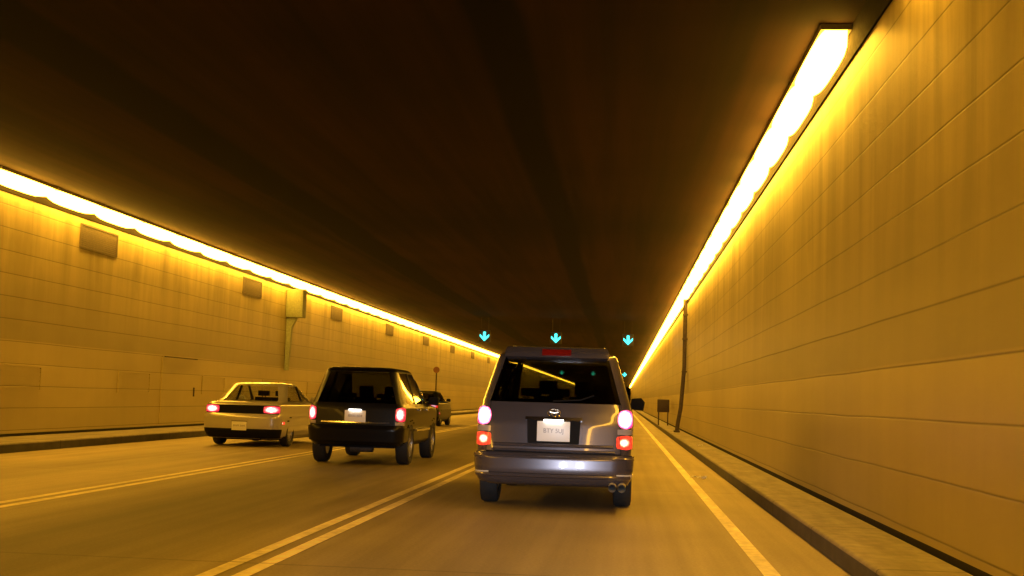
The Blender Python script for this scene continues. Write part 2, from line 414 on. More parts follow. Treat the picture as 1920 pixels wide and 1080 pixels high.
def wall(label, x, sgn, m):
    root = empty('tunnel_wall', (x, 0, 0))
    tag(root, label, 'wall')
    b = MB()
    b.box(min(0, .4*sgn), max(0, .4*sgn), Y0, Y1, .225, ZC+.3)
    o = b.build('cladding', m, root, smooth=False)
    c = MB(); c.box(min(.02*sgn, .38*sgn), max(.02*sgn, .38*sgn), Y0, Y1, -.1, .223)
    c.build('base_channel', M_base, root, smooth=False)
    return root
wr = wall('tall tiled tunnel wall close on the right beside the narrow walkway', XR, 1, M_wallR)
wl = wall('long tiled tunnel wall across the lanes on the left, with vent panels', XL, -1, M_wallL)
# object-space of both walls begins at y=0,z=0 so the joints keep world height

# flat ceiling; the shade of two duct slots is painted along it in the material
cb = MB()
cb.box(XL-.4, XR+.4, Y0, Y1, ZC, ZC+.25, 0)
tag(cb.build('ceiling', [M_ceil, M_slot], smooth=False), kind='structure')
# tunnel closed off: the far bend, and an unseen wall added behind against light
eb = MB(); eb.box(XL-1, XR+1, Y1, Y1+.5, -.3, ZC+.6); tag(eb.build('tunnel_end', M_base, smooth=False), 'dark far end of the tunnel where the lanes vanish', 'wall')
eb = MB(); eb.box(XL-1, XR+1, Y0-.5, Y0, -.3, ZC+.6); tag(eb.build('tunnel_end', M_wallL, smooth=False), 'added unseen wall closing the tunnel behind the viewer', 'wall')

# transverse ceiling joists (shallow), every 18 m
for k in range(1, 20):
    pass

# cable trays between lamp row and wall, deepened to screen lamp light off its top
for sgn, xw, lab in ((1, XR, 'dark cable tray deepened as a light screen above the right wall behind the lamps'), (-1, XL, 'dark cable tray deepened as a light screen above the left wall behind the lamps')):
    b = MB(); x0, x1 = (xw-.026, xw-.002) if sgn > 0 else (xw+.002, xw+.026)
    b.box(x0, x1, Y0, Y1, 4.945, ZC-.003)
    o = b.build('tray_screen', M_tray, smooth=False); tag(o, lab, 'cable tray')

# ------------------------------------------------------------------ tunnel lamps
PITCH, LEN = 2.44, 2.40
def make_lamp(sgn):
    """sgn=+1: hangs by the right wall"""
    r = empty('tunnel_lamp', (0, 0, 0))
    b = MB(); b.box(-.16, .16, 0, LEN, .215, .275)       # housing pan under the ceiling
    b.build('housing', M_house, r, smooth=False)
    l = MB()                                             # diffuser bowl, shallower towards both ends
    st = [(.02, .11, .120), (.14, .045, .136), (.40, .012, .150), (.80, 0, .155), (1.60, 0, .155), (2.00, .012, .150), (2.26, .045, .136), (2.38, .11, .120)]
    rg = []
    for yy, zb, hx in st:
        rg.append([l.bm.verts.new((xx, yy, zz)) for xx, zz in ((-hx, zb+.03), (-hx+.035, zb), (hx-.035, zb), (hx, zb+.03), (hx, .213), (-hx, .213))])
    for a_, b_ in zip(rg, rg[1:]):
        for k in range(6): l.bm.faces.new((a_[k], a_[(k+1)%6], b_[(k+1)%6], b_[k]))
    l.bm.faces.new(rg[0]); l.bm.faces.new(rg[-1][::-1])
    l.build('lit_diffuser', M_lamp, r, smooth=False)
    return r
proto = make_lamp(1)
def copy_thing(o, loc):
    c = o.copy(); COL.objects.link(c); c.location = loc
    for ch in o.children:
        d = ch.copy(); COL.objects.link(d); d.parent = c
    return c
ZL = ZC - .277
first = True
ORD = 'first second third fourth fifth sixth seventh eighth ninth tenth eleventh twelfth'.split()
def lamps(xc, ys, near_label, label, group, behind):
    global first
    for i, y in enumerate(ys):
        if first: o = proto; o.location = (xc, y, ZL); first = False
        else: o = copy_thing(proto, (xc, y, ZL))
        vis = y > behind
        if not vis: lab = 'glowing tunnel lamp overhead beside the viewer, outside the view, by the ' + group.split()[-2] + ' wall'
        elif i == 0: lab = near_label
        elif i < 12: lab = f"{ORD[i]} glowing lamp from the near end of the row above the {group.split()[-2]} wall"
        else: lab = label
        tag(o, lab, 'tunnel lamp', group if vis else group + ' overhead')
yr_ = [13.5 + PITCH*i for i in range(142)]
yb = [11.0 - PITCH*i for i in range(1, 13)]
lamps(2.168, yr_, 'nearest white-hot tunnel lamp at the top right, blunt end of the glowing row',
      'far glowing lamp beyond the twelfth in the row above the right wall', 'lamps above the right wall', 12.8)
lamps(2.168, yb, None, '', 'lamps above the right wall', 12.8)
yl_ = [22.9 + PITCH*i for i in range(138)]
lamps(-11.888, yl_, 'tunnel lamp cut by the left picture edge, nearest in the left row',
      'far glowing lamp beyond the twelfth in the row above the left wall', 'lamps above the left wall', 22.0)
lamps(-11.888, [22.9 - PITCH*i for i in range(1, 17)], None, '', 'lamps above the left wall', 22.0)

# ------------------------------------------------------------------ wall furniture
# high vent panels on the left wall (parts of the wall)
def grille(y0, y1, z0, z1, name, parent, sgn, n=10, m=M_grille, label=None):
    b = MB()
    xa = .004 if sgn < 0 else -.004
    x0, x1 = (0.003, .03) if sgn < 0 else (-.03, -.003)
    b.box(x0, x1, y0, y1, z0, z0+.04); b.box(x0, x1, y0, y1, z1-.04, z1)
    b.box(x0, x1, y0, y0+.05, z0+.041, z1-.041); b.box(x0, x1, y1-.05, y1, z0+.041, z1-.041)
    for k in range(n):
        zz = z0 + .05 + (z1-z0-.10)*k/n
        b.box(x0+ (0 if sgn<0 else .012), x1-(.012 if sgn<0 else 0), y0+.051, y1-.051, zz, zz+(z1-z0-.1)/n*.86)
    o = b.build(name, m, parent, smooth=False)
    if label: o['label'] = label
    return o
for k, yy in enumerate([14.9, 27.3, 39.6, 52.0, 64.4, 76.8, 89.2, 101.6, 114.0]):
    grille(yy, yy+2.1, 4.28, 4.82, 'vent_grille', wl, -1)
for k, yy in enumerate([23.7, 29.9, 36.1, 42.3, 48.5, 60.9, 67.1, 73.3]):
    grille(yy, yy+2.1, 1.07, 1.60, 'vent_grille', wl, -1, n=5, m=M_wallL)
# service door on the left wall
d = MB(); d.box(.003, .035, 32.8, 35.6, .275, 2.06)
dd = d.build('service_door', M_wallL, wl, smooth=False)
d = MB(); d.box(.036, .06, 35.3, 35.36, 1.0, 1.25); d.build('handle', M_cab, dd, smooth=False)
d = MB(); d.box(.036, .06, 32.9, 35.5, 2.03, 2.06); d.build('door_header', M_cab, dd, smooth=False)

# sign cabinet hanging high on the left wall with its tapered conduit
sb = empty('wall_cabinet', (XL, 44.9, 3.87)); tag(sb, 'boxy greenish cabinet high on the left wall with a tapering conduit below', 'cabinet')
b = MB(); b.box(.004, .62, 0, .55, 0, 1.0); b.build('housing', M_boxg, sb, bevel=.03)
b = MB(); b.box(.05, .57, -.012, -.001, .08, .92); b.build('front_panel', M_boxg, sb, bevel=.004)
b = MB(); b.prism([(.02, -.01), (.40, -.01), (.22, -.35), (.14, -1.9), (.02, -1.9)], .12, .32); b.build('conduit', M_boxg, sb, smooth=False)

# drain pipe on the right wall, kicking outward at the foot
dp = empty('drain_pipe', (XR, 47.6, KH)); tag(dp, 'dark drain pipe down the right wall, its foot bent out onto the walkway', 'pipe')
b = MB(); b.tube([(-.10, 0, ZC-KH-.02), (-.10, 0, 2.4), (-.12, 0, 2.1), (-.20, .0, .9), (-.30, 0, .30), (-.33, 0, .02)], .075, 14); b.build('pipe', M_rust, dp)
b = MB(); b.box(-.44, -.22, -.14, .14, .002, .07); b.build('foot', M_rust, dp, bevel=.01)
for zz in (1.3+.9, 3.4, 4.3):
    b = MB(); b.box(-.19, -.003, -.1, .1, zz, zz+.06); b.build('bracket', M_rust, dp, smooth=False)

# hose cabinet on a stand on the right walkway
hc = empty('hose_cabinet', (1.95, 61.0, KH)); tag(hc, 'small dark cabinet on legs on the right walkway beyond the drain pipe', 'cabinet')
b = MB(); b.box(-.28, .28, -.15, .15, .62, 1.22); b.build('box', M_cab, hc, bevel=.02)
b = MB(); b.box(-.2, .2, -.165, -.152, .70, 1.14); b.build('door', M_cab, hc, bevel=.004)
for sx in (-.24, .19):
    b = MB(); b.box(sx, sx+.06, -.03, .03, .002, .618); b.build('leg', M_cab, hc, smooth=False)

# round red sign on a post at the left walkway
rs = empty('round_sign', (XL+.35, 80.5, KH)); tag(rs, 'small round red sign on a dark post at the left wall', 'sign')
b = MB(); b.tube([(0, 0, 0), (0, 0, 2.5)], .045, 10); b.build('post', M_rust, rs)
b = MB()
b.tube([(0, -.085, 2.68), (0, -.055, 2.68)], .20, 28); b.build('sign_disc', M_red, rs)
# litter
def scrap(x, y, z, s, lab, seed):
    rnd = random.Random(seed)
    b = MB(); n = 7
    g = [[b.bm.verts.new((i*s/n - s/2 + rnd.uniform(-.01,.01), (j*.35*s/3) + .5*s*math.sin(i*.8)*.3 + rnd.uniform(-.01,.01), rnd.uniform(.0, .05))) for j in range(4)] for i in range(n+1)]
    for i in range(n):
        for j in range(3): b.bm.faces.new((g[i][j], g[i+1][j], g[i+1][j+1], g[i][j+1]))
    ex = bmesh.ops.solidify(b.bm, geom=list(b.bm.faces), thickness=.004)
    o = b.build('paper_scrap', M_paper, loc=(x, y, z+.008)); tag(o, lab, 'litter')
scrap(1.30, 21.6, 0, .26, 'crumpled pale paper scrap lying beside the right edge line', 3)
scrap(2.0, 33.0, KH, .14, 'tiny pale scrap on the right walkway against the kerb top', 5)

# ------------------------------------------------------------------ lane signals
M_sig = emit('signal_cyan', (.05, .85, .78), 4.0)
M_sigbox = principled('signal_box', (.05, .05, .045), .6)
def make_signal():
    r = empty('lane_signal', (0, 0, 0))
    b = MB(); b.box(-.36, .36, 0, .22, -.36, .36)
    b.build('housing', M_sigbox, r, bevel=.02)
    b = MB(); b.prism([(-.36, .362), (.36, .362), (.36, .385), (-.36, .385)], -.22, .18); b.build('visor', M_sigbox, r, smooth=False)
    for x in (-.25, .22):
        b = MB(); b.box(x, x+.03, .08, .11, .387, (ZC-4.32)/.8-.003); b.build('hanger', M_rust, r, smooth=False)
    b = MB()
    a = .05
    b.prism([(0, -.29), (.29, .0), (.29, .14), (.08, -.06), (.08, .29), (-.08, .29), (-.08, -.06), (-.29, .14), (-.29, .0)], -.03, -.004)
    b.build('arrow', M_sig, r, smooth=False)
    return r
sg = make_signal(); sg.scale = (.8, .8, .8)
sl = [(-7.07, 'left'), (-3.42, 'middle'), (.24, 'right')]
firsts = True
for y, row in ((65.0, 'nearer'), (150.0, 'farther')):
    for x, nm in sl:
        if firsts: o = sg; o.location = (x, y, 4.32); firsts = False
        else: o = copy_thing(sg, (x, y, 4.32))
        tag(o, f'cyan down-arrow lane signal hung from the ceiling, {nm} of the {row} row', 'lane signal', 'lane signals hung across the tunnel')

# ------------------------------------------------------------------ cars
def lerpkeys(keys):
    zs = np.array([k[0] for k in keys]); A = np.array([k[1:] for k in keys], float)
    def f(z, sm=.012):
        acc = 0
        for dz in (-sm, -sm/2, 0, sm/2, sm):
            acc = acc + np.array([np.interp(z+dz, zs, A[:, j]) for j in range(A.shape[1])])
        return acc/5
    return f

class Prof:
    """body defined by its plan outline at every height: half width, rear y, front y"""
    def __init__(s, keys, rc=.16, rf=.35, bow=.06, fbow=.15):
        s.f = lerpkeys(keys); s.rc = rc; s.rf = rf; s.bow = bow; s.fbow = fbow; s.cache = {}
    def outline(s, z):
        k = round(z, 5)
        if k in s.cache: return s.cache[k]
        hw, yr, yf = s.f(z)
        rc, rf = min(s.rc, hw*.6), min(s.rf, hw*.7)
        pts = []
        for i in range(9): pts.append((( hw-rc)*i/8, yr))
        for i in range(1, 9):
            a = math.pi/2*i/8; pts.append((hw-rc+rc*math.sin(a), yr+rc-rc*math.cos(a)))
        for i in range(1, 25): pts.append((hw, yr+rc+(yf-rf-yr-rc)*i/24))
        for i in range(1, 9):
            a = math.pi/2*i/8; pts.append((hw-rf+rf*math.cos(a), yf-rf+rf*math.sin(a)))
        for i in range(1, 9): pts.append(((hw-rf)*(1-i/8), yf))
        P = np.array(pts)
        L = yf-yr
        t = np.clip(1-(P[:,1]-yr)/.9, 0, 1); P[:,1] += s.bow*(P[:,0]/hw)**2*t*t
        t = np.clip(1-(yf-P[:,1])/1.0, 0, 1); P[:,1] -= s.fbow*(P[:,0]/hw)**2*t*t
        # sides taper a little to both ends
        u = np.clip((P[:,1]-yr)/L, 0, 1); P[:,0] *= 1-.05*(2*u-1)**4
        cum = np.concatenate([[0], np.cumsum(np.hypot(*np.diff(P, axis=0).T))])
        s.cache[k] = (P, cum); return s.cache[k]
    def P(s, q, z):
        P, c = s.outline(z)
        a = abs(q)
        x = np.interp(a, c, P[:,0]); y = np.interp(a, c, P[:,1])
        return Vector((x if q >= 0 else -x, y, z))
    def Nn(s, q, z):
        h = .01
        du = s.P(q+h, z)-s.P(q-h, z); dv = s.P(q, z+h)-s.P(q, z-h)
        n = du.cross(dv)
        return n.normalized() if n.length > 1e-9 else Vector((0,-1,0))
    def s_y(s, y, z, side=1):
        P, c = s.outline(z)
        i = 10
        return side*float(np.interp(y, P[12:45,1], c[12:45]))

def loft(pr, z0, z1, dz=.012, capmat=None, extra=()):
    b = MB()
    n = max(2, int(round((z1-z0)/dz)))
    zs = [z0+(z1-z0)*i/n for i in range(n+1)]
    rings = []
    for z in zs:
        P, _ = pr.outline(z)
        full = [(x, y) for x, y in P] + [(-x, y) for x, y in P[-2:0:-1]]
        rings.append([b.bm.verts.new((x, y, z)) for x, y in full])
    m = len(rings[0])
    for i in range(n):
        for k in range(m):
            b.bm.faces.new((rings[i][k], rings[i][(k+1)%m], rings[i+1][(k+1)%m], rings[i+1][k]))
    b.bm.faces.new(rings[0][::-1]); f = b.bm.faces.new(rings[-1])
    if capmat is not None: f.material_index = capmat
    return b

def patch(pr, zr, sl_, sr_, off=.006, thick=.012, ns=None, nz=None):
    """curved panel on the body surface between heights zr and perimeter positions sl_(z)..sr_(z)"""
    z0, z1 = zr
    fl = sl_ if callable(sl_) else (lambda z: sl_); fr = sr_ if callable(sr_) else (lambda z: sr_)
    ns = ns or max(4, int(abs(fr(z0)-fl(z0))/.06)); nz = nz or max(3, int((z1-z0)/.04))
    b = MB(); G = []
    for o in (off, off-thick):
        g = []
        for j in range(nz+1):
            z = z0+(z1-z0)*j/nz; row = []
            for i in range(ns+1):
                q = fl(z)+(fr(z)-fl(z))*i/ns
                row.append(b.bm.verts.new(pr.P(q, z)+pr.Nn(q, z)*o))
            g.append(row)
        G.append(g)
    for t in (0, 1):
        for j in range(nz):
            for i in range(ns):
                b.bm.faces.new((G[t][j][i], G[t][j][i+1], G[t][j+1][i+1], G[t][j+1][i]))
    for j in range(nz):
        for i in (0, ns): b.bm.faces.new((G[0][j][i], G[0][j+1][i], G[1][j+1][i], G[1][j][i]))
    for i in range(ns):
        for j in (0, nz): b.bm.faces.new((G[0][j][i], G[0][j][i+1], G[1][j][i+1], G[1][j][i]))
    return b

def lin(z0, a, z1, b_): return lambda z: a+(b_-a)*(z-z0)/(z1-z0)

def cut_arches(o, centres, r, hw, mi):
    for sgn in (-1, 1):
        for (y, z) in centres:
            c = MB(); c.tube([(sgn*(hw-.30), y, z), (sgn*(hw+.2), y, z)], r, 40)
            co = c.build('cutter', o.data.materials[0], smooth=False)
            md = o.modifiers.new('b', 'BOOLEAN'); md.operation = 'DIFFERENCE'; md.object = co; md.solver = 'EXACT'
    dg = bpy.context.evaluated_depsgraph_get(); dg.update()
    me = bpy.data.meshes.new_from_object(o.evaluated_get(dg))
    cs = [m_.object for m_ in o.modifiers]
    o.modifiers.clear(); o.data = me
    for c in cs: bpy.data.objects.remove(c, do_unlink=True)
    for p in me.polygons:
        c = p.center
        for (y, z) in centres:
            if math.hypot(c.y-y, c.z-z) < r+.004 and abs(c.x) > hw-.32 and abs(p.normal.x) < .9999 and math.hypot(c.y-y, c.z-z) > r-.02: p.material_index = mi
            elif math.hypot(c.y-y, c.z-z) < r and abs(c.x) < hw-.28 and abs(p.normal.x) > .95: p.material_index = mi
    me.shade_smooth(); me.set_sharp_from_angle(angle=R(32))

M_tyre = principled('tyre_rubber', (.012, .012, .012), .75, noise=.2, bump=.3)
M_alloy = principled('alloy', (.45, .45, .46), .35, metal=.9)
M_black = principled('black_trim', (.007, .007, .008), .7, spec=.12)
M_inner = principled('cabin_dark', (.015, .013, .012), .9)
M_seat = principled('seat_cloth', (.05, .045, .04), .9, bump=.2, nscale=60)
M_chrome = principled('chrome', (.8, .8, .8), .12, metal=1)
M_pale = principled('bright_steel', (.85, .85, .82), .4, metal=.15)
M_glass = glassmat('tinted_glass', (.25, .26, .20))
M_clear = glassmat('clear_glass', (.93, .94, .90))
M_plate = principled('plate_white', (.82, .82, .80), .35)
M_platetxt = principled('plate_ink', (.30, .29, .33), .5)
M_pl = emit('plate_lamp_lit', (1, .93, .82), 13)
M_redoff = principled('red_lens_unlit', (.13, .006, .004), .2, coat=.3)
M_refl = principled('pale_reflector', (.65, .62, .52), .15, coat=.6)
M_clearlens = principled('clear_lens', (.5, .46, .46), .12, metal=.4, coat=1)

def wheel(parent, x, y, r, wd, side):
    b = MB()
    b.lathe([(-wd/2+.02, r*.62), (-wd/2, r*.80), (-wd/2+.01, r*.95), (-wd/2+.04, r), (wd/2-.04, r), (wd/2-.01, r*.95), (wd/2, r*.80), (wd/2-.02, r*.62)], 40)
    t = b.build('wheel', M_tyre, parent, loc=(x, y, r+.002))
    b = MB()
    s = side
    b.lathe([(s*(wd/2-.06), .0001), (s*(wd/2-.05), r*.14), (s*(wd/2-.09), r*.2), (s*(wd/2-.10), r*.55), (s*(wd/2-.02), r*.62), (s*(wd/2-.03), r*.64), (s*(-wd/2+.03), r*.60), (s*(-wd/2+.05), .0001)], 40)
    for k in range(7):
        a = 2*math.pi*k/7
        vs = b.box(min(s*(wd/2-.075), s*(wd/2-.035)), max(s*(wd/2-.075), s*(wd/2-.035)), -.03, .03, r*.12, r*.6)
        bmesh.ops.rotate(b.bm, verts=vs, cent=(0,0,0), matrix=Matrix.Rotation(a, 3, 'X'))
    b.build('rim', M_alloy, t)

def text_mesh(txt, size, mat_, name, parent, loc, depth=.002):
    cu = bpy.data.curves.new('t', 'FONT'); cu.body = txt; cu.size = size; cu.extrude = depth
    cu.align_x = 'CENTER'; cu.align_y = 'CENTER'
    o = bpy.data.objects.new('t', cu); COL.objects.link(o)
    dg = bpy.context.evaluated_depsgraph_get(); dg.update()
    me = bpy.data.meshes.new_from_object(o.evaluated_get(dg))
    bpy.data.objects.remove(o, do_unlink=True)
    me.materials.clear(); me.materials.append(mat_)
    t = bpy.data.objects.new(name, me); t.rotation_euler = (R(90), 0, 0); t.location = loc
    return link(t, parent)

def plate(parent, x, y, z, wd, ht, txt, lit=None):
    b = MB(); b.box(-wd/2, wd/2, 0, .008, -ht/2, ht/2)
    o = b.build('licence_plate', M_plate, parent, bevel=.003, loc=(x, y, z))
    text_mesh(txt, min(ht*.62, wd*1.25/len(txt)), M_platetxt, 'plate_lettering', o, (0, -.001, ht*.02))
    b = MB(); b.box(-wd/2-.012, wd/2+.012, .004, .016, -ht/2-.012, -ht/2-.0005); b.box(-wd/2-.012, wd/2+.012, .004, .016, ht/2+.0005, ht/2+.012)
    if lit:
        q = MB(); q.box(-wd*.3, wd*.3, -.022, -.010, ht/2+.008, ht/2+.02); q.build('plate_lamp', lit, o, smooth=False)
    b.build('plate_frame', M_black, o, smooth=False)
    return o

def seats(parent, rows, hw, belt, n=3, hr=.2):
    for y in rows:
        b = MB()
        for k in range(n):
            x = (k-(n-1)/2)*(hw*1.35/n)
            b.box(x-.2, x+.2, y, y+.16, belt+.004, belt+.14)
            b.box(x-.13, x+.13, y+.02, y+.12, belt+.17, belt+.17+hr)
            b.box(x-.05, x-.03, y+.06, y+.08, belt+.14, belt+.17); b.box(x+.03, x+.05, y+.06, y+.08, belt+.14, belt+.17)
        b.build('seat', M_seat, parent, bevel=.008)

def greenhouse(pr, root, belt, top, pillars_y, half_rear, glass_m, paint, corner=.10, front_half=None, rear_s=None):
    """rear glass, side glass, windscreen and the pillars between them, each following the body surface"""
    z0, z1 = belt, top
    def hwz(z): return pr.f(z)[0]
    rw = rear_s
    b = patch(pr, (z0+.006, z1-.004), lambda z: -rw(z), lambda z: rw(z), off=-.004, thick=.010); b.build('rear_window', glass_m, root)
    for s in (-1, 1):
        g = lambda y0, y1: (lambda z: pr.s_y(y0(z), z, s)), (lambda z: pr.s_y(y1(z), z, s))
        P0 = pillars_y[0]
        b = patch(pr, (z0-.004, z1+.002), lambda z: s*rw(z), lambda z: pr.s_y(P0[1](z), z, s), off=.002, thick=.035); b.build('rear_pillar', paint, root)
        prev = P0[1]
        for pa, pb, nm in pillars_y[1:]:
            b = patch(pr, (z0+.004, z1-.004), (lambda z, q=prev: pr.s_y(q(z), z, s)), (lambda z, q=pa: pr.s_y(q(z), z, s)), off=-.006, thick=.008); b.build('side_window', glass_m, root)
            b = patch(pr, (z0-.004, z1+.002), (lambda z, q=pa: pr.s_y(q(z), z, s)), (lambda z, q=pb: pr.s_y(q(z), z, s)), off=.002, thick=.03, ns=6); b.build(nm, paint if nm == 'windscreen_pillar' else M_black, root)
            prev = pb
    last = pillars_y[-1][1]
    # windscreen: wraps round the front
    def fs(z, s): return pr.s_y(last(z), z, 1)
    b = MB(); nz = 10; ns = 16
    G = []
    for j in range(nz+1):
        z = z0+.004+(z1-z0-.008)*j/nz
        P, c = pr.outline(z); a0 = fs(z, 1); tot = c[-1]
        row = []
        for i in range(ns+1):
            t = i/ns*2-1
            q = a0+(tot-a0)*(1-abs(t)); sg_ = 1 if t >= 0 else -1
            p = pr.P(q*sg_ if q*sg_ != 0 else q, z)
            row.append(b.bm.verts.new(p+Vector((0, -.005, 0))))
        G.append(row)
    for j in range(nz):
        for i in range(ns): b.bm.faces.new((G[j][i], G[j][i+1], G[j+1][i+1], G[j+1][i]))
    b.build('windscreen', M_clear, root)

def taillight(pr, root, zr, s0, s1, lensm, name='taillight', off=.014, pw=3.2):
    """rounded lens following the corner of the body, one on each side"""
    zc, hz = (zr[0]+zr[1])/2, (zr[1]-zr[0])/2
    def h(z): return (s1-s0)/2*max(0, 1-min(1, abs((z-zc)/hz))**pw)**(1/pw)*.97+(s1-s0)/2*.03
    for sd in (-1, 1):
        c = sd*(s0+s1)/2
        patch(pr, zr, lambda z: c-h(z), lambda z: c+h(z), off=off, thick=.03, ns=10, nz=14).build(name, lensm, root)

def moulding(pr, z, s0, s1, rad, name, m, parent, off=.0, n=40):
    b = MB(); b.tube([pr.P(s0+(s1-s0)*i/n, z)+pr.Nn(s0+(s1-s0)*i/n, z)*off for i in range(n+1)], rad, 10)
    return b.build(name, m, parent)

# fix the orientation convention of Nn so it points outward for both signs
_old = Prof.Nn
def _nn(s, q, z):
    n = _old(s, q, z)
    p = s.P(q, z)
    hw, yr, yf = s.f(z)
    c = Vector((0, (yr+yf)/2, z))
    return n if n.dot(p-c) > 0 else -n
Prof.Nn = _nn

def paint_mat(name, col, metal, rough=.32, dirt=.05):
    m = principled(name, col, rough, metal=metal, coat=.9, noise=dirt, nscale=3)
    return m
M_vanp = principled('van_paint', (.085, .078, .095), .27, metal=.55, coat=.9)
M_suvp = principled('suv_paint', (.004, .004, .005), .3, coat=.05, spec=.22)
M_whitep = principled('cream_paint', (.50, .48, .45), .28, metal=.25, coat=.9)
M_darkp = principled('dark_car_paint', (.008, .010, .011), .35, coat=.15, spec=.3)
L_pink = lens('lens_pink', (1, .03, .20), 1.3, (1, .55, .8), 9, .58)
L_redor = lens('lens_red', (1, .06, .025), 1.3, (1, .45, .25), 5, .36)
B_white = emit('bulb_pinkwhite', (1, .55, .75), 9)
B_warm = emit('bulb_warm', (1, .45, .28), 7)
L_sedan = lens('lens_coral', (1, .03, .07), 1.1, (1, .45, .35), 4.5, .50)
B_coral = emit('bulb_coral', (1, .42, .22), 4.5)
L_dim = lens('lens_dim', (1, .03, .01), .7)

# ---- minivan
def minivan(loc, rz):
    root = empty('minivan', loc, rz)
    tag(root, 'grey metallic minivan straight ahead with both brake lamps blazing and a white plate', 'minivan')
    K = [(.26, .80, .16, 4.85), (.30, .86, .07, 4.95), (.36, .905, .02, 5.03), (.45, .93, 0, 5.06), (.60, .94, .005, 5.06), (.635, .94, .05, 5.05), (.80, .945, .07, 5.0),
         (.97, .945, .09, 4.86), (1.10, .935, .12, 4.45), (1.20, .905, .15, 4.05), (1.72, .735, .34, 2.95), (1.76, .715, .36, 2.8), (1.79, .67, .42, 2.6), (1.805, .58, .55, 2.4), (1.82, .4, .8, 2.1)]
    pr = Prof(K, rc=.17, rf=.40, bow=.07)
    belt, top = 1.205, 1.715
    body = loft(pr, .27, belt, capmat=1).build('body', [M_vanp, M_inner, M_black], root)
    cut_arches(body, [(1.02, .34), (4.05, .34)], .385, .94, 2)
    loft(pr, top, 1.815, dz=.01).build('roof', M_vanp, root)
    cy = lambda y: (lambda z: y)
    greenhouse(pr, root, belt, top, [(None, cy(.62)), (cy(1.75), cy(1.86), 'door_pillar'), (cy(2.85), cy(2.95), 'door_pillar'),
               (lin(belt, 3.75, top, 2.68), lin(belt, 3.85, top, 2.74), 'windscreen_pillar')], None, M_glass, M_vanp,
               rear_s=lin(belt, .785, top, .63))
    # bumper
    b = bmp = patch(pr, (.325, .612), -1.30, 1.30, off=.035, thick=.05, ns=50, nz=12).build('bumper', M_vanp, root)
    patch(pr, (.605, .632), -1.05, 1.05, off=.012, thick=.02, ns=40).build('bumper_step_pad', M_black, root)
    # tailgate panel with shut line
    patch(pr, (.634, 1.20), lambda z: -.80+.06*(z-.63), lambda z: .80-.06*(z-.63), off=.003, thick=.006, ns=30).build('tailgate_seal', M_black, root)
    tg = patch(pr, (.648, 1.198), lambda z: -.785+.06*(z-.63), lambda z: .785-.06*(z-.63), off=.014, thick=.013, ns=30, nz=20).build('tailgate', M_vanp, root)
    moulding(pr, .725, -.70, .70, .020, 'crease', M_vanp, tg, .012)
    moulding(pr, .665, -.72, .72, .015, 'crease', M_vanp, tg, .012)
    moulding(pr, .590, -1.0, 1.0, .012, 'crease', M_vanp, bmp, .032)
    moulding(pr, .400, -.9, .9, .026, 'crease', M_vanp, bmp, .036)
    # plate recess, garnish and plate
    patch(pr, (.745, 1.005), lambda z: -.30-.05*(z-.75), lambda z: .30+.05*(z-.75), off=.0185, thick=.008, ns=16).build('plate_recess', M_black, tg)
    patch(pr, (1.0, 1.035), -.33, .33, off=.045, thick=.045, ns=16).build('handle_bar', M_chrome, tg)
    plate(tg, 0, pr.P(0, .87).y-.032, .885, .385, .225, 'BTY 5UJ', M_pl)
    # oval emblem of three rings
    em = MB()
    def ring(cx, cz, a, c, r, n=30):
        yv = pr.P(0, 1.09).y-.03
        pts = [(cx+a*math.cos(2*math.pi*k/n), yv, cz+c*math.sin(2*math.pi*k/n)) for k in range(n+1)]
        em.tube(pts, r, 6, cap=False)
    ring(0, 1.09, .075, .048, .006); ring(0, 1.09, .026, .045, .005); ring(0, 1.115, .052, .020, .005)
    em.build('emblem', M_chrome, tg)
    # tail lamps
    taillight(pr, root, (.935, 1.145), .745, .985, L_pink, 'brake_light', pw=2.6)
    taillight(pr, root, (.862, .932), .745, .985, M_clearlens, 'reversing_light', pw=8)
    taillight(pr, root, (.70, .858), .735, .995, L_redor, 'tail_light', pw=5)
    # high brake lamp on the spoiler
    sp_ = patch(pr, (1.70, 1.775), -.60, .60, off=.075, thick=.10, ns=24).build('spoiler', M_vanp, root)
    patch(pr, (1.715, 1.758), -.17, .17, off=.082, thick=.02, ns=8).build('high_brake_light', M_redoff, sp_)
    # wiper
    b = MB(); y = pr.P(0, 1.25).y-.03
    b.tube([(-.02, y, 1.225), (.30, y+.01, 1.245), (.46, y+.02, 1.30)], .009, 8); b.build('wiper', M_black, root)
    # roof rails
    for s in (-1, 1):
        b = MB(); b.tube([(s*.55, .72, 1.79), (s*.55, .80, 1.855), (s*.55, 2.5, 1.865), (s*.55, 2.6, 1.80)], .018, 10)
        b.build('roof_rail', M_alloy, root)
    for y in (1.0, ):
        b = MB(); b.tube([(-.55, y, 1.862), (.55, y, 1.862)], .013, 8); b.build('roof_bar', M_alloy, root)
    for s in (-1, 1):
        patch(pr, (.395, .435), *(sorted((s*.74, s*1.02))), off=.042, thick=.012, ns=8).build('bumper_reflector', M_refl, root)
    # exhaust
    b = MB(); 
    for dx in (-.05, .06): b.tube([(.75+dx, .75, .30), (.75+dx, .05, .29), (.75+dx, -.10, .285)], .047, 16, cap=False); b.tube([(.75+dx, .75, .30), (.75+dx, .05, .29), (.75+dx, -.10, .285)], .040, 16, cap=False)
    b.build('exhaust', M_pale, root)
    b = MB(); b.box(-.70, .70, .9, 4.3, .24, .268); b.build('underbody', M_inner, root, smooth=False)
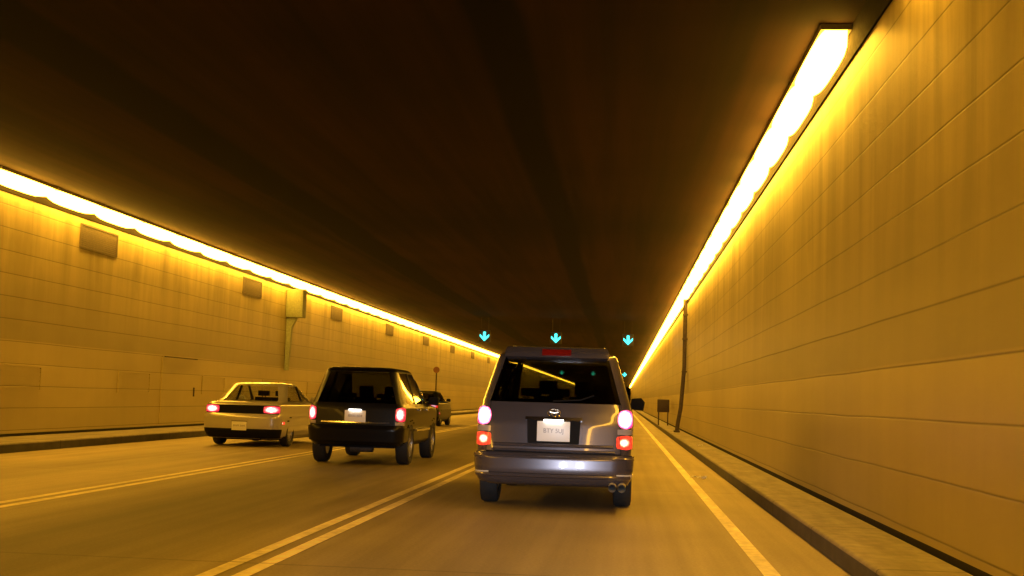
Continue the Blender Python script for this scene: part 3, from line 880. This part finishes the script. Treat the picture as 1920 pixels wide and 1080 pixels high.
    for s in (-1, 1):
        for y in (1.02, 4.05): wheel(root, s*.815, y, .34, .225, s)
        b = MB(); b.prism([(.0, 1.14), (.20, 1.12), (.22, 1.24), (.17, 1.30), (.03, 1.29)], 3.62, 3.72)
        for vv in b.bm.verts: vv.co.x = s*(vv.co.x+.90)
        b.build('wing_mirror', M_black, root, bevel=.012)
        b = MB(); b.box(s*.55-.17, s*.55+.17, 5.0, 5.02, .68, .82); b.build('headlight', M_clear, root)
    # rear seats and head rests seen through the glass
    seats(root, (1.1,), .78, belt-.10, 3, .10)
    seats(root, (3.0,), .75, belt-.06, 2, .18)
    return root
vn = minivan((-.76, 14.45, .0), R(0.0)); vn.scale = (.965, 1, 1)

# ---- black off-roader
def offroader(loc):
    root = empty('off_road_car', loc)
    tag(root, 'black off-road car in the middle lane with red tail lamps and dark glass', 'car')
    K = [(.34, .78, .12, 4.3), (.40, .83, .04, 4.42), (.64, .85, 0, 4.45), (.68, .86, .05, 4.42), (.90, .87, .07, 4.38), (1.00, .865, .08, 4.25),
         (1.07, .83, .10, 3.35), (1.62, .655, .30, 2.35), (1.66, .635, .33, 2.25), (1.69, .60, .38, 2.15), (1.71, .50, .5, 2.0), (1.72, .3, .8, 1.8)]
    pr = Prof(K, rc=.14, rf=.3, bow=.04, fbow=.12)
    belt, top = 1.075, 1.625
    body = loft(pr, .34, belt, capmat=1).build('body', [M_suvp, M_inner, M_black], root)
    cut_arches(body, [(.88, .37), (3.55, .37)], .43, .86, 2)
    loft(pr, top, 1.715, dz=.01).build('roof', M_suvp, root)
    cy = lambda y: (lambda z: y)
    greenhouse(pr, root, belt, top, [(None, cy(.55)), (cy(1.3), cy(1.42), 'door_pillar'), (cy(2.25), cy(2.36), 'door_pillar'),
               (lin(belt, 3.10, top, 2.22), lin(belt, 3.18, top, 2.28), 'windscreen_pillar')], None, M_glass, M_suvp, rear_s=lin(belt, .70, top, .52))
    patch(pr, (.42, .655), -1.25, 1.25, off=.035, thick=.055, ns=40, nz=8).build('bumper', M_suvp, root)
    tg = patch(pr, (.70, 1.06), -.68, .68, off=.014, thick=.016, ns=24, nz=10).build('tailgate', M_suvp, root)
    patch(pr, (.73, .75), -.60, .60, off=.02, thick=.01, ns=16).build('trim_strip', M_chrome, tg)
    plate(tg, 0, pr.P(0, .85).y-.03, .845, .37, .20, 'BXN 604', M_pl)
    taillight(pr, root, (.765, 1.01), .70, .93, L_sedan, pw=4)
    taillight(pr, root, (.70, .762), .70, .93, M_clearlens, 'reversing_light', pw=8)
    for s in (-1, 1):
        for y in (.88, 3.55): wheel(root, s*.745, y, .365, .24, s)
        b = MB(); b.prism([(.0, 1.06), (.20, 1.05), (.21, 1.19), (.17, 1.22), (.03, 1.21)], 2.95, 3.04)
        for vv in b.bm.verts: vv.co.x = s*(vv.co.x+.82)
        b.build('wing_mirror', M_black, root, bevel=.012)
        # chrome door handles
        for y in (1.55, 2.45):
            p = pr.P(pr.s_y(y, .97, s), .97)
            b = MB(); b.box(min(p.x, p.x+s*.035), max(p.x, p.x+s*.035), y, y+.16, .955, .985); b.build('door_handle', M_chrome, root, bevel=.006)
        patch(pr, (.58, .62), *sorted((pr.s_y(1.4, .6, s), pr.s_y(3.0, .6, s))), off=.03, thick=.03).build('side_moulding', M_chrome, root)
    b = MB(); b.box(-.66, .66, .3, 4.0, .30, .339); b.tube([(-.62, .88, .33), (-.12, .88, .33), (0, .88, .33), (.12, .88, .33), (.62, .88, .33)], [.05, .06, .13, .06, .05], 14)
    b.build('axle', M_black, root)
    b = MB(); b.tube([(.25, .5, .30), (-.15, .5, .30)], .09, 14); b.build('silencer', M_rust, root)
    seats(root, (.95,), .72, belt-.08, 3, .08); seats(root, (2.1,), .72, belt-.04, 2, .18)
    return root
offroader((-4.60, 21.95, 0))

# ---- saloons
def saloon(loc, label, paint, dim=False, txt='8WM 5AH'):
    root = empty('saloon_car', loc)
    tag(root, label, 'car')
    K = [(.18, .74, .16, 4.3), (.24, .81, .06, 4.42), (.34, .86, .015, 4.48), (.46, .875, 0, 4.5), (.68, .875, .0, 4.48), (.72, .87, .05, 4.45), (.91, .86, .06, 4.2), (.95, .845, .09, 3.9),
         (.975, .82, .16, 3.6), (1.00, .79, .66, 3.25), (1.34, .66, 1.14, 2.50), (1.38, .63, 1.22, 2.38), (1.405, .57, 1.34, 2.25), (1.42, .45, 1.5, 2.1)]
    pr = Prof(K, rc=.17, rf=.38, bow=.07, fbow=.2)
    belt, top = 1.002, 1.345
    body = loft(pr, .18, belt, dz=.008, capmat=1).build('body', [paint, M_inner, M_black], root)
    cut_arches(body, [(.98, .31), (3.6, .31)], .355, .875, 2)
    loft(pr, top, 1.418, dz=.008).build('roof', paint, root)
    greenhouse(pr, root, belt, top, [(None, lin(belt, .92, top, 1.34)), (lin(belt, 2.0, top, 1.95), lin(belt, 2.08, top, 2.03), 'door_pillar'),
               (lin(belt, 2.95, top, 2.22), lin(belt, 3.02, top, 2.27), 'windscreen_pillar')], None, M_clear if not dim else M_glass, paint, rear_s=lin(belt, .63, top, .46))
    bp = patch(pr, (.25, .70), -1.3, 1.3, off=.03, thick=.05, ns=50, nz=12).build('bumper', paint, root)
    patch(pr, (.22, .40), -.95, .95, off=.034, thick=.05, ns=30, nz=6).build('valance', M_black, bp)
    patch(pr, (.725, .905), -.845, .845, off=.012, thick=.02, ns=30).build('tail_panel', M_black, root)
    patch(pr, (.955, .972), -.6, .6, off=.01, thick=.01, ns=16).build('boot_edge', paint, root)
    p = plate(bp, 0, pr.P(0, .43).y-.05, .455, .33, .19, txt)
    if dim: taillight(pr, root, (.735, .898), .50, .86, L_dim, pw=5)
    else: taillight(pr, root, (.735, .898), .50, .86, L_sedan, off=.02, pw=5)
    for s in (-1, 1):
        for y in (.98, 3.6): wheel(root, s*.765, y, .305, .2, s)
        b = MB(); b.prism([(.0, 1.0), (.18, .99), (.19, 1.09), (.15, 1.12), (.03, 1.11)], 2.72, 2.79)
        for vv in b.bm.verts: vv.co.x = s*(vv.co.x+.80)
        b.build('wing_mirror', paint, root, bevel=.01)
        patch(pr, (.50, .56), *sorted((s*.98, s*1.12)), off=.036, thick=.02).build('side_marker', L_redor if not dim else L_dim, root)
    b = MB(); b.box(-.6, .6, .5, 4.0, .14, .179); b.build('underbody', M_black, root, smooth=False)
    b = MB(); b.tube([(.5, .5, .2), (.5, .02, .2)], .035, 12, cap=False); b.build('exhaust', M_chrome, root)
    seats(root, (2.25,), .62, belt-.06, 2, .12)
    return root
cc = saloon((-8.27, 27.4, 0), 'cream two-box saloon in the left lane with a black band between its tail lamps', M_whitep); cc.rotation_euler.z = R(-1.5)
saloon((-8.18, 51.0, 0), 'dark saloon mostly hidden ahead of the black off-road car', M_darkp, dim=True, txt='Z4K 882')

# ------------------------------------------------------------------ low beams of the viewer's own car
for sx, nm in ((-.62, 'l'), (.62, 'r')):
    ld = bpy.data.lights.new('low_beam', 'SPOT'); ld.energy = HEAD_W; ld.color = (.82, .88, 1.0)
    ld.spot_size = R(30); ld.spot_blend = .8; ld.shadow_soft_size = .07
    lo = bpy.data.objects.new('low_beam', ld); COL.objects.link(lo)
    lo.location = (sx, 2.3, .62)
    lo.rotation_euler = Vector((-.055, 1, -.02)).to_track_quat('-Z', 'Y').to_euler()

print('OBJS', len(bpy.data.objects))
